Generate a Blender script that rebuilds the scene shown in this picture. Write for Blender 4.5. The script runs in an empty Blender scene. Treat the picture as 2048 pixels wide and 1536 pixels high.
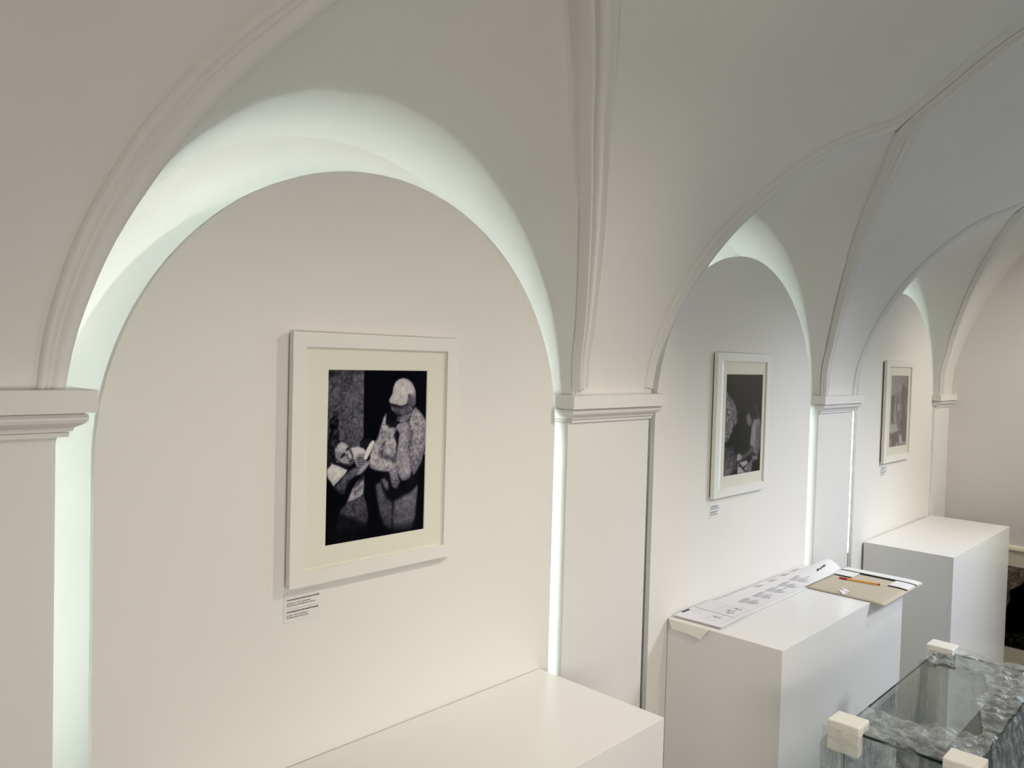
import bpy, bmesh, math, random
import numpy as np
from mathutils import Matrix, Vector
random.seed(4); rng = np.random.default_rng(7)
C = bpy.context.scene.collection
H = 1.955                     # eye height; heights below are given relative to the eye, metres

# ------------------------------------------------------------------ helpers
def mat(name, col, rough=0.6, spec=0.5, bump=0.0, bscale=60.0, var=0.0, emit=None, estr=0.0, metal=0.0):
    m = bpy.data.materials.new(name); m.use_nodes = True
    nt = m.node_tree; b = nt.nodes['Principled BSDF']
    b.inputs['Base Color'].default_value = (*col, 1); b.inputs['Roughness'].default_value = rough
    b.inputs['Specular IOR Level'].default_value = spec; b.inputs['Metallic'].default_value = metal
    if emit:
        b.inputs['Emission Color'].default_value = (*emit, 1); b.inputs['Emission Strength'].default_value = estr
    tc = nt.nodes.new('ShaderNodeTexCoord')
    if var:
        n = nt.nodes.new('ShaderNodeTexNoise'); n.inputs['Scale'].default_value = 1.7; n.inputs['Detail'].default_value = 5
        nt.links.new(tc.outputs['Object'], n.inputs['Vector'])
        r = nt.nodes.new('ShaderNodeValToRGB')
        r.color_ramp.elements[0].position = .3; r.color_ramp.elements[1].position = .7
        r.color_ramp.elements[0].color = (*[c*(1-var) for c in col], 1)
        r.color_ramp.elements[1].color = (*[min(1, c*(1+var*.5)) for c in col], 1)
        nt.links.new(n.outputs['Fac'], r.inputs['Fac']); nt.links.new(r.outputs['Color'], b.inputs['Base Color'])
    if bump:
        n2 = nt.nodes.new('ShaderNodeTexNoise'); n2.inputs['Scale'].default_value = bscale; n2.inputs['Detail'].default_value = 4
        nt.links.new(tc.outputs['Object'], n2.inputs['Vector'])
        bp = nt.nodes.new('ShaderNodeBump'); bp.inputs['Strength'].default_value = bump; bp.inputs['Distance'].default_value = .004
        nt.links.new(n2.outputs['Fac'], bp.inputs['Height']); nt.links.new(bp.outputs['Normal'], b.inputs['Normal'])
    return m

def obj(name, verts, faces, m, parent=None, smooth=False, bevel=0.0, seg=2):
    me = bpy.data.meshes.new(name)
    me.from_pydata([(v[0], v[1], v[2]+H) for v in verts], [], faces)
    bm = bmesh.new(); bm.from_mesh(me)
    bmesh.ops.recalc_face_normals(bm, faces=bm.faces)
    if bevel:
        bmesh.ops.bevel(bm, geom=list(bm.edges), offset=bevel, segments=seg, affect='EDGES', profile=.6)
    bm.to_mesh(me); bm.free()
    if smooth:
        for p in me.polygons: p.use_smooth = True
    o = bpy.data.objects.new(name, me); C.objects.link(o)
    if m: me.materials.append(m)
    if parent:
        o.parent = parent; o.matrix_parent_inverse = parent.matrix_world.inverted()
    return o

def box(name, a, b, m, parent=None, bevel=0.0):
    x0, y0, z0 = a; x1, y1, z1 = b
    v = [(x0,y0,z0),(x1,y0,z0),(x1,y1,z0),(x0,y1,z0),(x0,y0,z1),(x1,y0,z1),(x1,y1,z1),(x0,y1,z1)]
    f = [(0,3,2,1),(4,5,6,7),(0,1,5,4),(1,2,6,5),(2,3,7,6),(3,0,4,7)]
    return obj(name, v, f, m, parent, bevel=bevel)

def empty(name, loc):
    o = bpy.data.objects.new(name, None); C.objects.link(o)
    o.location = (loc[0], loc[1], loc[2]+H); o.empty_display_size = .05
    o.matrix_world = Matrix.Translation(o.location)
    return o

def tag(o, label, cat, group=None):
    o['label'] = label; o['category'] = cat
    if group: o['group'] = group
    return o
def struct(o):
    o['kind'] = 'structure'; return o

def grid(rows):
    nr, nc = len(rows), len(rows[0])
    v = [p for r in rows for p in r]
    f = [(i*nc+j, i*nc+j+1, (i+1)*nc+j+1, (i+1)*nc+j) for i in range(nr-1) for j in range(nc-1)]
    return v, f

def prism_xz(outline, y0, y1):                    # outline in (x, z) extruded along y
    n = len(outline)
    v = [(x, y0, z) for x, z in outline] + [(x, y1, z) for x, z in outline]
    f = [tuple(range(n)), tuple(range(2*n-1, n-1, -1))] + [(i, (i+1) % n, n+(i+1) % n, n+i) for i in range(n)]
    return v, f

def sheet(name, poly, z, t, m, parent=None):        # flat sheet lying at height z, outline in (x, y)
    n = len(poly)
    v = [(x, y, z) for x, y in poly] + [(x, y, z+t) for x, y in poly]
    f = [tuple(range(n)), tuple(range(2*n-1, n-1, -1))] + [(i, (i+1) % n, n+(i+1) % n, n+i) for i in range(n)]
    return obj(name, v, f, m, parent)

def strips(name, quads, m, parent=None):            # printed marks: list of 4-corner quads, one mesh
    v, f = [], []
    for q in quads:
        i = len(v); v += q; f.append((i, i+1, i+2, i+3))
    return obj(name, v, f, m, parent)

# ------------------------------------------------------------------ materials
M_vault = mat('vault_plaster', (.72, .70, .67),   .9, .2, bump=.10, bscale=45, var=.04)
M_pil = mat('pilaster_plaster', (.74, .72, .695), .8, .3, bump=.08, bscale=60, var=.03)
M_wall = mat('wall_plaster', (.78, .76, .73), .85, .3, bump=.15, bscale=60, var=.03)
M_panel = mat('panel_paint', (.78, .755, .72), .75, .3, bump=.05, bscale=120, var=.015)
M_plinth = mat('plinth_laminate', (.82, .805, .79), .28, .5, bump=.02, bscale=30)
M_frame = mat('frame_white_wood', (.80, .775, .73), .45, .5, bump=.05, bscale=200)
M_back = mat('frame_backing', (.10, .075, .05), .8)
M_matb = mat('mat_board', (.83, .79, .70), .9, .2)
M_floor = mat('floor_grey', (.05, .055, .048), .45, .4, bump=.1, bscale=20, var=.2)
M_cream = mat('cream_board', (.74, .70, .55), .7, .3)
M_label = mat('label_film', (.76, .755, .73), .4, .5)
M_ink = mat('black_ink', (.02, .02, .022), .6)
M_grey = mat('grey_ink', (.36, .34, .36), .7)
M_rule = mat('rule_ink', (.45, .45, .42), .7)
M_paper = mat('white_paper', (.80, .785, .79), .75, .3)
M_paper2 = mat('lilac_white_paper', (.80, .78, .81), .7, .3)
M_tracing = mat('cream_paper', (.78, .755, .69), .7, .3)
M_card = mat('grey_cardboard', (.55, .49, .385), .85, .2, bump=.1, bscale=300, var=.04)
M_black = mat('black_foam_or_shadow', (.012, .012, .012), .7)  # also the drawn shadow strip of the blank cards
M_foam = mat('foam_cream', (.80, .765, .69), .75, .3, bump=.5, bscale=90)
M_orange = mat('pen_orange', (.80, .36, .035), .35)
M_red = mat('pen_red', (.42, .012, .02), .35)
M_glassedge = mat('glass_edge_green', (.006, .022, .018), .15, .6)
M_led = mat('led_glow', (.9, .95, .92), .5, emit=(.85, 1.0, .965), estr=12.0)

def facing_fac(nt, base, top, power=4.0, normal=None):
    N = nt.nodes.new; L = nt.links.new
    lw = N('ShaderNodeLayerWeight'); lw.inputs['Blend'].default_value = .5
    if normal: L(normal, lw.inputs['Normal'])
    p = N('ShaderNodeMath'); p.operation = 'POWER'; L(lw.outputs['Facing'], p.inputs[0]); p.inputs[1].default_value = power
    r = N('ShaderNodeMapRange'); r.inputs[3].default_value = base; r.inputs[4].default_value = top; L(p.outputs[0], r.inputs[0])
    return r.outputs[0]
def thin_glass(name, tint, gl=.05, base=.02, top=.7):
    m = bpy.data.materials.new(name); m.use_nodes = True; nt = m.node_tree; nt.nodes.clear()
    o = nt.nodes.new('ShaderNodeOutputMaterial'); mx = nt.nodes.new('ShaderNodeMixShader')
    t = nt.nodes.new('ShaderNodeBsdfTransparent'); g = nt.nodes.new('ShaderNodeBsdfGlossy')
    t.inputs['Color'].default_value = (*tint, 1); g.inputs['Roughness'].default_value = gl
    nt.links.new(facing_fac(nt, base, top), mx.inputs[0]); nt.links.new(t.outputs[0], mx.inputs[1]); nt.links.new(g.outputs[0], mx.inputs[2])
    nt.links.new(mx.outputs[0], o.inputs[0]); return m
M_pane = thin_glass('picture_glass', (.985, .99, .985), .01, .004, .6)
M_vglass = thin_glass('vitrine_glass', (.94, .96, .95), .01)

def film_mat():
    m = bpy.data.materials.new('stretch_film'); m.use_nodes = True; nt = m.node_tree; nt.nodes.clear()
    N = nt.nodes.new; L = nt.links.new
    o = N('ShaderNodeOutputMaterial'); t = N('ShaderNodeBsdfTransparent'); t.inputs['Color'].default_value = (.97, .98, .975, 1)
    g = N('ShaderNodeBsdfGlossy'); g.inputs['Roughness'].default_value = .07
    d = N('ShaderNodeBsdfDiffuse'); d.inputs['Color'].default_value = (.75, .79, .78, 1)
    tc = N('ShaderNodeTexCoord'); mp = N('ShaderNodeMapping'); mp.inputs['Scale'].default_value = (34, 7, 5)
    mp.inputs['Rotation'].default_value = (.35, .2, .12)
    n = N('ShaderNodeTexNoise'); n.inputs['Scale'].default_value = 1.6; n.inputs['Detail'].default_value = 6; n.inputs['Distortion'].default_value = .6
    n2 = N('ShaderNodeTexNoise'); n2.inputs['Scale'].default_value = 38; n2.inputs['Detail'].default_value = 4
    L(tc.outputs['Object'], mp.inputs[0]); L(mp.outputs[0], n.inputs['Vector']); L(tc.outputs['Object'], n2.inputs['Vector'])
    ad = N('ShaderNodeMath'); ad.operation = 'ADD'; L(n.outputs['Fac'], ad.inputs[0]); L(n2.outputs['Fac'], ad.inputs[1])
    bp = N('ShaderNodeBump'); bp.inputs['Strength'].default_value = .75; bp.inputs['Distance'].default_value = .02; L(ad.outputs[0], bp.inputs['Height'])
    L(bp.outputs[0], g.inputs['Normal'])
    m1 = N('ShaderNodeMixShader'); L(facing_fac(nt, .06, .8, 3.0, bp.outputs[0]), m1.inputs[0]); L(t.outputs[0], m1.inputs[1]); L(g.outputs[0], m1.inputs[2])
    cr = N('ShaderNodeMapRange'); cr.inputs[1].default_value = .45; cr.inputs[2].default_value = .75; cr.inputs[3].default_value = .06; cr.inputs[4].default_value = .38
    L(n.outputs['Fac'], cr.inputs[0])
    m2 = N('ShaderNodeMixShader'); L(cr.outputs[0], m2.inputs[0]); L(m1.outputs[0], m2.inputs[1]); L(d.outputs[0], m2.inputs[2])
    L(m2.outputs[0], o.inputs[0]); return m
M_film = film_mat()

# ------------------------------------------------------------------ vault profile: (y, z, half width of the lunette opening)
PROF = [(1.584,-.172,.730),(1.580,-.125,.725),(1.571,0,.708),(1.545,.1,.687),(1.515,.2,.655),(1.478,.3,.61),(1.434,.4,.556),(1.382,.5,.49),
        (1.318,.6,.405),(1.242,.7,.312),(1.145,.8,.182),(1.015,.897,0),(.87,1.0,0),(.75,1.085,0),(.64,1.15,0),(.5,1.215,0),(.35,1.262,0),(.18,1.292,0),(0,1.302,0)]
P = np.array(PROF)
def hermite(P, sub):
    T = np.zeros_like(P); T[1:-1] = (P[2:]-P[:-2])/2; T[0] = P[1]-P[0]; T[-1] = P[-1]-P[-2]
    out = []
    for i in range(len(P)-1):
        for k in range(sub):
            t = k/sub
            out.append((2*t**3-3*t*t+1)*P[i]+(t**3-2*t*t+t)*T[i]+(-2*t**3+3*t*t)*P[i+1]+(t**3-t*t)*T[i+1])
    out.append(P[-1]); return np.array(out)
S = hermite(P, 6); S[:,2] = np.maximum(S[:,2], 0)
APEX = 11*6; S[APEX:,2] = 0
yz = S[:,:2]; arc = np.r_[0, np.cumsum(np.hypot(*np.diff(yz, axis=0).T))]
def surf(x, s, h=0.0):
    y = np.interp(s, arc, S[:,0]); z = np.interp(s, arc, S[:,1]); e = .01
    dy = np.interp(s+e, arc, S[:,0])-np.interp(s-e, arc, S[:,0]); dz = np.interp(s+e, arc, S[:,1])-np.interp(s-e, arc, S[:,1])
    l = math.hypot(dy, dz) or 1
    return (x, y-dz/l*h, z+dy/l*h)

BAYS = [-.70, 1.18, 3.065, 4.97]; XL, XE, YB, YR = -2.2, 5.98, 1.78, -1.58
ceil_v, ceil_f = [], []
def add_grid(rows):
    v, f = grid(rows); o = len(ceil_v); ceil_v.extend(v); ceil_f.extend([tuple(i+o for i in q) for q in f])
edges = [None]+BAYS+[None]
for k in range(len(edges)-1):
    rows = []
    for y, z, u in S:
        x0 = XL if edges[k] is None else edges[k]+u
        x1 = XE if edges[k+1] is None else edges[k+1]-u
        x1 = max(x1, x0)
        rows.append([(x0+(x1-x0)*j/8, y, z) for j in range(9)])
    add_grid(rows)
add_grid([[(x, -y, z) for x in np.linspace(XL, XE, 12)] for y, z, u in S])     # far side of the barrel, behind the camera
# lunettes
RA, ZA = .685, -.127
for c in BAYS:
    cols = [(-u, y, z) for y, z, u in S[:APEX+1]] + [(u, y, z) for y, z, u in S[:APEX][::-1]]
    rows = []
    for i in range(13):
        t = i/12; r = []
        for (u, y, z) in cols:
            xa = RA*u/.725; za = ZA+math.sqrt(max(0, RA*RA-xa*xa))
            r.append((c+xa+(u-xa)*t, YB+.002+(y-YB-.002)*t, za+(z-za)*t+.05*t*(1-t)*max(0, 1-abs(u)/.725)))
        rows.append(r)
    add_grid(rows)
ceiling = struct(obj('ceiling', ceil_v, ceil_f, M_vault, smooth=True))

# stucco mouldings running along both groins of every lunette and on up the ridge
MOULD = [(0,0),(.001,.006),(.016,.009),(.018,.015),(.026,.016),(.030,.013),(.033,.001),(.042,.001),(.045,.009),(.052,.013),(.066,.009),(.078,.008),
         (.088,.012),(.093,.013),(.096,.003),(.101,.003),(.104,.007),(.109,.006),(.113,-.004)]
MOULD_L = [(0,0),(.001,.0035),(.036,.0035),(.040,.0),(.043,.005),(.048,.0055),(.053,.001),(.058,.0065),(.066,.0055),(.073,.002),(.076,-.004)]
tn = 20
for c in BAYS[1:]:
    for sd in (-1, 1):
        zmin = {1: -.10, 2: -.125, 3: -.155, 4: -.17}[BAYS.index(c)+(sd > 0)]      # start just inside the impost
        path = np.array([(c+sd*u, a) for (y, z, u), a in zip(S[::2], arc[::2]) if z > zmin])
        tg = np.gradient(path, axis=0); tg /= np.linalg.norm(tg, axis=1)[:,None]
        rows = []
        for (x, s), (tx, ts) in zip(path, tg):
            px, ps = ts, -tx
            if px*sd < 0: px, ps = -px, -ps
            k = .55+.45*min(1, s/.55)
            r = []
            wb = (.026 if c < 2 else .007)*min(1, max(0, (s-.62)/.4)) if sd > 0 and s < arc[APEX]-.02 else 0
            prof = MOULD_L if sd < 0 else ([(-wb, -.05), (-wb, .001)] if wb > .001 else [(0, 0), (0, .0005)])+MOULD
            for d, h in prof:
                if s >= arc[APEX]-.035 and -.008 <= d < .004: d, h = (-.012 if d < .0005 else d), (.0035 if sd < 0 else .005)
                xx, ss = x+px*d*k, s+ps*d*k
                r.append(surf(min(xx, XE-.002), max(ss, 0), h*(1.0 if h < -.01 else .7 if s > arc[APEX] else 1.35 if sd < 0 else 1.75)+.001))
            rows.append(r)
        v, f = grid(rows); tn += 1
        struct(obj('trim_%d' % tn, v, f, M_vault, smooth=True))

# ------------------------------------------------------------------ walls, floor
struct(box('floor', (XL-.1, YR-.1, -H-.1), (XE+.1, 2.0, -H), M_floor))
# back wall: plate with arched recesses behind the panels
hw = .684
NICHE = [(-.70, hw, -.257), (1.167, hw, -.257), (3.05, hw, -.25), (4.96, .66, -.24)]
wv, wf = [], []
def wall_quad(pts):
    i = len(wv); wv.extend(pts); wf.append(tuple(range(i, i+len(pts))))
xs = [XL]
for cx, r, zc in NICHE: xs += [cx-r, cx+r]
xs.append(XE)
TOP = .9
for k in range(0, len(xs), 2):
    wall_quad([(xs[k], YB, -H), (xs[k+1], YB, -H), (xs[k+1], YB, TOP), (xs[k], YB, TOP)])
YN = YB+.10
for cx, r, zc in NICHE:
    n = 40; A = [(cx-r*math.cos(math.pi*i/n), zc+r*math.sin(math.pi*i/n)) for i in range(n+1)]
    for i in range(n):
        (x0, z0), (x1, z1) = A[i], A[i+1]
        wall_quad([(x0, YB, z0), (x1, YB, z1), (x1, YB, TOP), (x0, YB, TOP)])
        wall_quad([(x0, YB, z0), (x0, YN, z0), (x1, YN, z1), (x1, YB, z1)])
        wall_quad([(x0, YN, -H), (x1, YN, -H), (x1, YN, z1), (x0, YN, z0)])
    for x in (cx-r, cx+r): wall_quad([(x, YB, -H), (x, YN, -H), (x, YN, zc), (x, YB, zc)])
struct(obj('wall_left', wv, wf, M_wall))
# right wall behind the camera and end wall, each with a daylight window
struct(box('wall_near', (XL-.12, YR-.1, -H), (XL, 2.0, 1.4), M_wall))
def holed(name, along, u0, u1, zt, w, p0, p1):       # wall slab with one opening; along 'x' or 'y'
    hu0, hu1, hz0, hz1 = w; v, f = [], []
    for a_, b_, c_, d_ in ((u0, hu0, -H, zt), (hu1, u1, -H, zt), (hu0, hu1, -H, hz0), (hu0, hu1, hz1, zt)):
        i = len(v)
        for p in (p0, p1):
            for (u, z) in ((a_, c_), (b_, c_), (b_, d_), (a_, d_)): v.append((u, p, z) if along == 'x' else (p, u, z))
        f += [tuple(i+k for k in q) for q in ((0,1,2,3),(7,6,5,4),(0,4,5,1),(1,5,6,2),(2,6,7,3),(3,7,4,0))]
    return struct(obj(name, v, f, M_wall))
WA, WB = (-.55, .95, -.80, .32), (-1.25, -.15, -1.3, .30)
holed('wall_right', 'x', XL, XE, .4, WA, YR, YR-.25)
holed('wall_end', 'y', YR-.1, 2.0, 1.4, WB, XE, XE+.25)
for k, (along, w_, pl) in enumerate((('x', WA, YR-.15), ('y', WB, XE+.15))):
    u0, u1, z0, z1 = w_; m_ = (u0+u1)/2
    P3 = (lambda u, d, z: (u, pl+d, z)) if along == 'x' else (lambda u, d, z: (pl+d, u, z))
    win = struct(empty('window_%d' % (k+1), P3(m_, 0, z0)))
    for a, b in (((u0,z0),(u1,z0+.05)),((u0,z1-.05),(u1,z1)),((u0,z0+.05),(u0+.05,z1-.05)),((u1-.05,z0+.05),(u1,z1-.05)),((m_-.03,z0+.05),(m_+.03,z1-.05))):
        box('window_frame', P3(a[0], -.03, a[1]), P3(b[0], .03, b[1]), M_frame, win)
    box('window_pane', P3(u0+.04, -.003, z0+.04), P3(u1-.04, .003, z1-.04), M_pane, win)

# end wall ledge above the leaning print
struct(obj('trim_11', *[list(x) for x in (lambda pts: ([(x, y, z) for y in (1.5, -.9) for x, z in pts],
    [(0,1,2,3,4), (9,8,7,6,5)]+[(i, (i+1) % 5, 5+(i+1) % 5, 5+i) for i in range(5)]))([(XE,-1.125),(XE-.022,-1.132),(XE-.028,-1.150),(XE-.02,-1.165),(XE,-1.165)])], M_cream))

# ------------------------------------------------------------------ pilasters with impost capitals
CAP = [(0,0),(0,-.0412),(.019,-.0416),(.019,-.0436),(.0135,-.0440),(.0115,-.048),(.0115,-.054),(.015,-.060),(.023,-.0655),(.030,-.069),(.032,-.0762),(.0395,-.0766),(.0395,-.0780),(.0365,-.0784),(.0375,-.0872),(.045,-.0876)]
PIL = [(-.10, .506, 1.539, -.075, None), (1.868, 2.383, 1.539, -.1055, None), (3.760, 4.275, 1.539, -.134, None), (5.620, XE, 1.545, -.151, True)]
for i, (xl, xr, yc, zt, end) in enumerate(PIL):
    p = struct(empty('trim_%d' % (i+1), ((xl+xr)/2, 1.6, -H)))
    ri = 0 if end else 1
    rows = []
    for ins, z in CAP:
        rows.append([(xl+ins, YB+.02, zt+z), (xl+ins, yc+ins, zt+z), (xr-ins*ri, yc+ins, zt+z), (xr-ins*ri, YB+.02, zt+z)])
    v, f = grid(rows); n = len(v); f = list(f)+[(0,1,2,3)]
    obj('capital', v, f, M_pil, p)
    box('shaft', (xl+(.029 if i == 1 else .037), yc+.045, -H), (xr-(.056 if i == 0 else .040)*ri, YB+.02, zt-.087), M_pil, p, bevel=.003)

# ------------------------------------------------------------------ arched display panels, lit from behind
PAN = [(.520, 1.852, -.218, .666, (1,1,1), -.104), (2.405, 3.735, -.207, .665, (0,1,1), -.132), (4.335, 5.632, -.1915, .6485, (1,1,1), -.149)]
PLAB = ['large white arched wall panel behind the nearest framed photograph, light glowing round its edge',
        'white arched wall panel behind the second framed photograph, above the plinth with papers',
        'white arched wall panel farthest away, behind the third framed photograph beside the end wall']
PT = .018; LED_IN, LED_WB = .055, .012
for i, (x0, x1, zc, r, led, zs) in enumerate(PAN):
    cx = (x0+x1)/2; n = 72
    out = [(x0, -H)] + [(cx-r*math.cos(math.pi*k/n), zc+r*math.sin(math.pi*k/n)) for k in range(n+1)]
    out.append((x1, -H))
    root = empty('display_panel', (cx, 1.6, -H))
    tag(root, PLAB[i], 'panel', None)
    v, f = prism_xz(out, 1.6, 1.6+PT); obj('board', v, f, M_panel, root)
    def led_run(pts, wo, wb):           # strip on the back of the board: outer face wo deep, rear face wb wide
        pa = np.array(pts); tg = np.gradient(pa, axis=0); tg /= np.linalg.norm(tg, axis=1)[:,None]
        y0, y1 = 1.6+PT+.0005, 1.6+PT+wo; rows = []
        for (x, z), (tx, tz) in zip(pa, tg):
            nx, nz = tz, -tx                 # towards the middle of the board
            rows.append([(x, y0, z), (x, y1, z), (x+nx*wb, y1, z+nz*wb), (x+nx*wb, y0, z+nz*wb)])
        v, f = grid(rows); obj('led_strip', v, f, M_led, root)
    rr, si = r-LED_IN, r-.021
    k0 = 0 if led[0] else 9
    led_run([(cx-rr*math.cos(math.pi*k/48), zc+rr*math.sin(math.pi*k/48)) for k in range(k0, 49)], .005, LED_WB)
    if led[0]: led_run([(cx-si, -1.0+(zc+1.0)*k/10) for k in range(11)], .013, LED_WB)
    if led[2]: led_run([(cx+si, zc-(zc+1.5)*k/10) for k in range(11)], .013, LED_WB)

# ------------------------------------------------------------------ painted photographs
def sdf_poly(px, py, poly):
    d = np.full(px.shape, 1e9); ins = np.zeros(px.shape, bool); n = len(poly)
    for i in range(n):
        x0, y0 = poly[i]; x1, y1 = poly[(i+1) % n]; ex, ey = x1-x0, y1-y0
        t = np.clip(((px-x0)*ex+(py-y0)*ey)/(ex*ex+ey*ey+1e-9), 0, 1)
        d = np.minimum(d, (px-x0-t*ex)**2+(py-y0-t*ey)**2)
        c = ((y0 > py) != (y1 > py)) & (px < (x1-x0)*(py-y0)/(y1-y0+1e-12)+x0); ins ^= c
    d = np.sqrt(d); return np.where(ins, d, -d)
def fnoise(shape, cells, seed):
    r = np.random.default_rng(seed); ny, nx = shape
    g = r.random((int(cells*ny/nx)+3, cells+3))
    yy, xx = np.meshgrid(np.linspace(0, g.shape[0]-2.01, ny), np.linspace(0, g.shape[1]-2.01, nx), indexing='ij')
    iy, ix = yy.astype(int), xx.astype(int); fy, fx = yy-iy, xx-ix; fy = fy*fy*(3-2*fy); fx = fx*fx*(3-2*fx)
    return (g[iy,ix]*(1-fx)+g[iy,ix+1]*fx)*(1-fy)+(g[iy+1,ix]*(1-fx)+g[iy+1,ix+1]*fx)*fy-.5
def paint(nx, ny, ops, bg, lo, mid, hi):
    u, v = np.meshgrid((np.arange(nx)+.5)/nx, (np.arange(ny)+.5)/ny); asp = ny/nx; v = v*asp
    g = np.full(u.shape, bg, float)
    n1, n2, n3 = fnoise(u.shape, 9, 1), fnoise(u.shape, 26, 2), fnoise(u.shape, 70, 3)
    for op in ops:
        # (polygon in 0..1 uv, grey, edge softness, (grad_u, grad_v), texture, rim darkening, opacity)
        poly, val, soft, gr, tex, rim, alpha = op
        poly = [(a, b*asp) for a, b in poly]
        d = sdf_poly(u, v, poly); a = np.clip(d/soft+.5, 0, 1)*alpha
        cxp = sum(p[0] for p in poly)/len(poly); cyp = sum(p[1] for p in poly)/len(poly)
        col = val+gr[0]*(u-cxp)+gr[1]*(v-cyp)+tex*(n1*.25+n2*.6+n3*.9)-rim*np.exp(-np.maximum(d, 0)/.03)
        g = g*(1-a)+np.clip(col, 0, 1)*a
    g = np.clip(g+.010*n3, 0, 1); lo, mid, hi = map(np.array, (lo, mid, hi))
    t = g[..., None]
    srgb = np.where(t < .5, lo+(mid-lo)*t*2, mid+(hi-mid)*(t-.5)*2)
    return np.where(srgb < .04045, srgb/12.92, ((srgb+.055)/1.055)**2.4)
def print_mat(name):
    m = mat(name, (.5, .5, .5), .7, .0); nt = m.node_tree
    a = nt.nodes.new('ShaderNodeVertexColor'); a.layer_name = 'ink'
    nt.links.new(a.outputs['Color'], nt.nodes['Principled BSDF'].inputs['Base Color']); return m
M_print = print_mat('photographic_print')
def print_mesh(name, x0, x1, z0, z1, y, img, parent, along='x'):
    ny, nx = img.shape[:2]
    def pt(i, j):
        a = x0+(x1-x0)*i/nx; b = z1+(z0-z1)*j/ny
        return (a, y, b) if along == 'x' else (y, a, b)
    v = [pt(i, j) for j in range(ny+1) for i in range(nx+1)]
    f = [(j*(nx+1)+i, (j+1)*(nx+1)+i, (j+1)*(nx+1)+i+1, j*(nx+1)+i+1) for j in range(ny) for i in range(nx)]
    me = bpy.data.meshes.new(name); me.from_pydata([(a, b, c+H) for a, b, c in v], [], f)
    at = me.color_attributes.new('ink', 'FLOAT_COLOR', 'CORNER')
    cols = np.ones((ny*nx, 4, 4)); cols[:, :, :3] = img.reshape(-1, 1, 3)
    at.data.foreach_set('color', cols.ravel().astype(np.float32))
    me.materials.append(M_print); o = bpy.data.objects.new(name, me); C.objects.link(o)
    o.parent = parent; o.matrix_parent_inverse = parent.matrix_world.inverted(); return o

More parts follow.
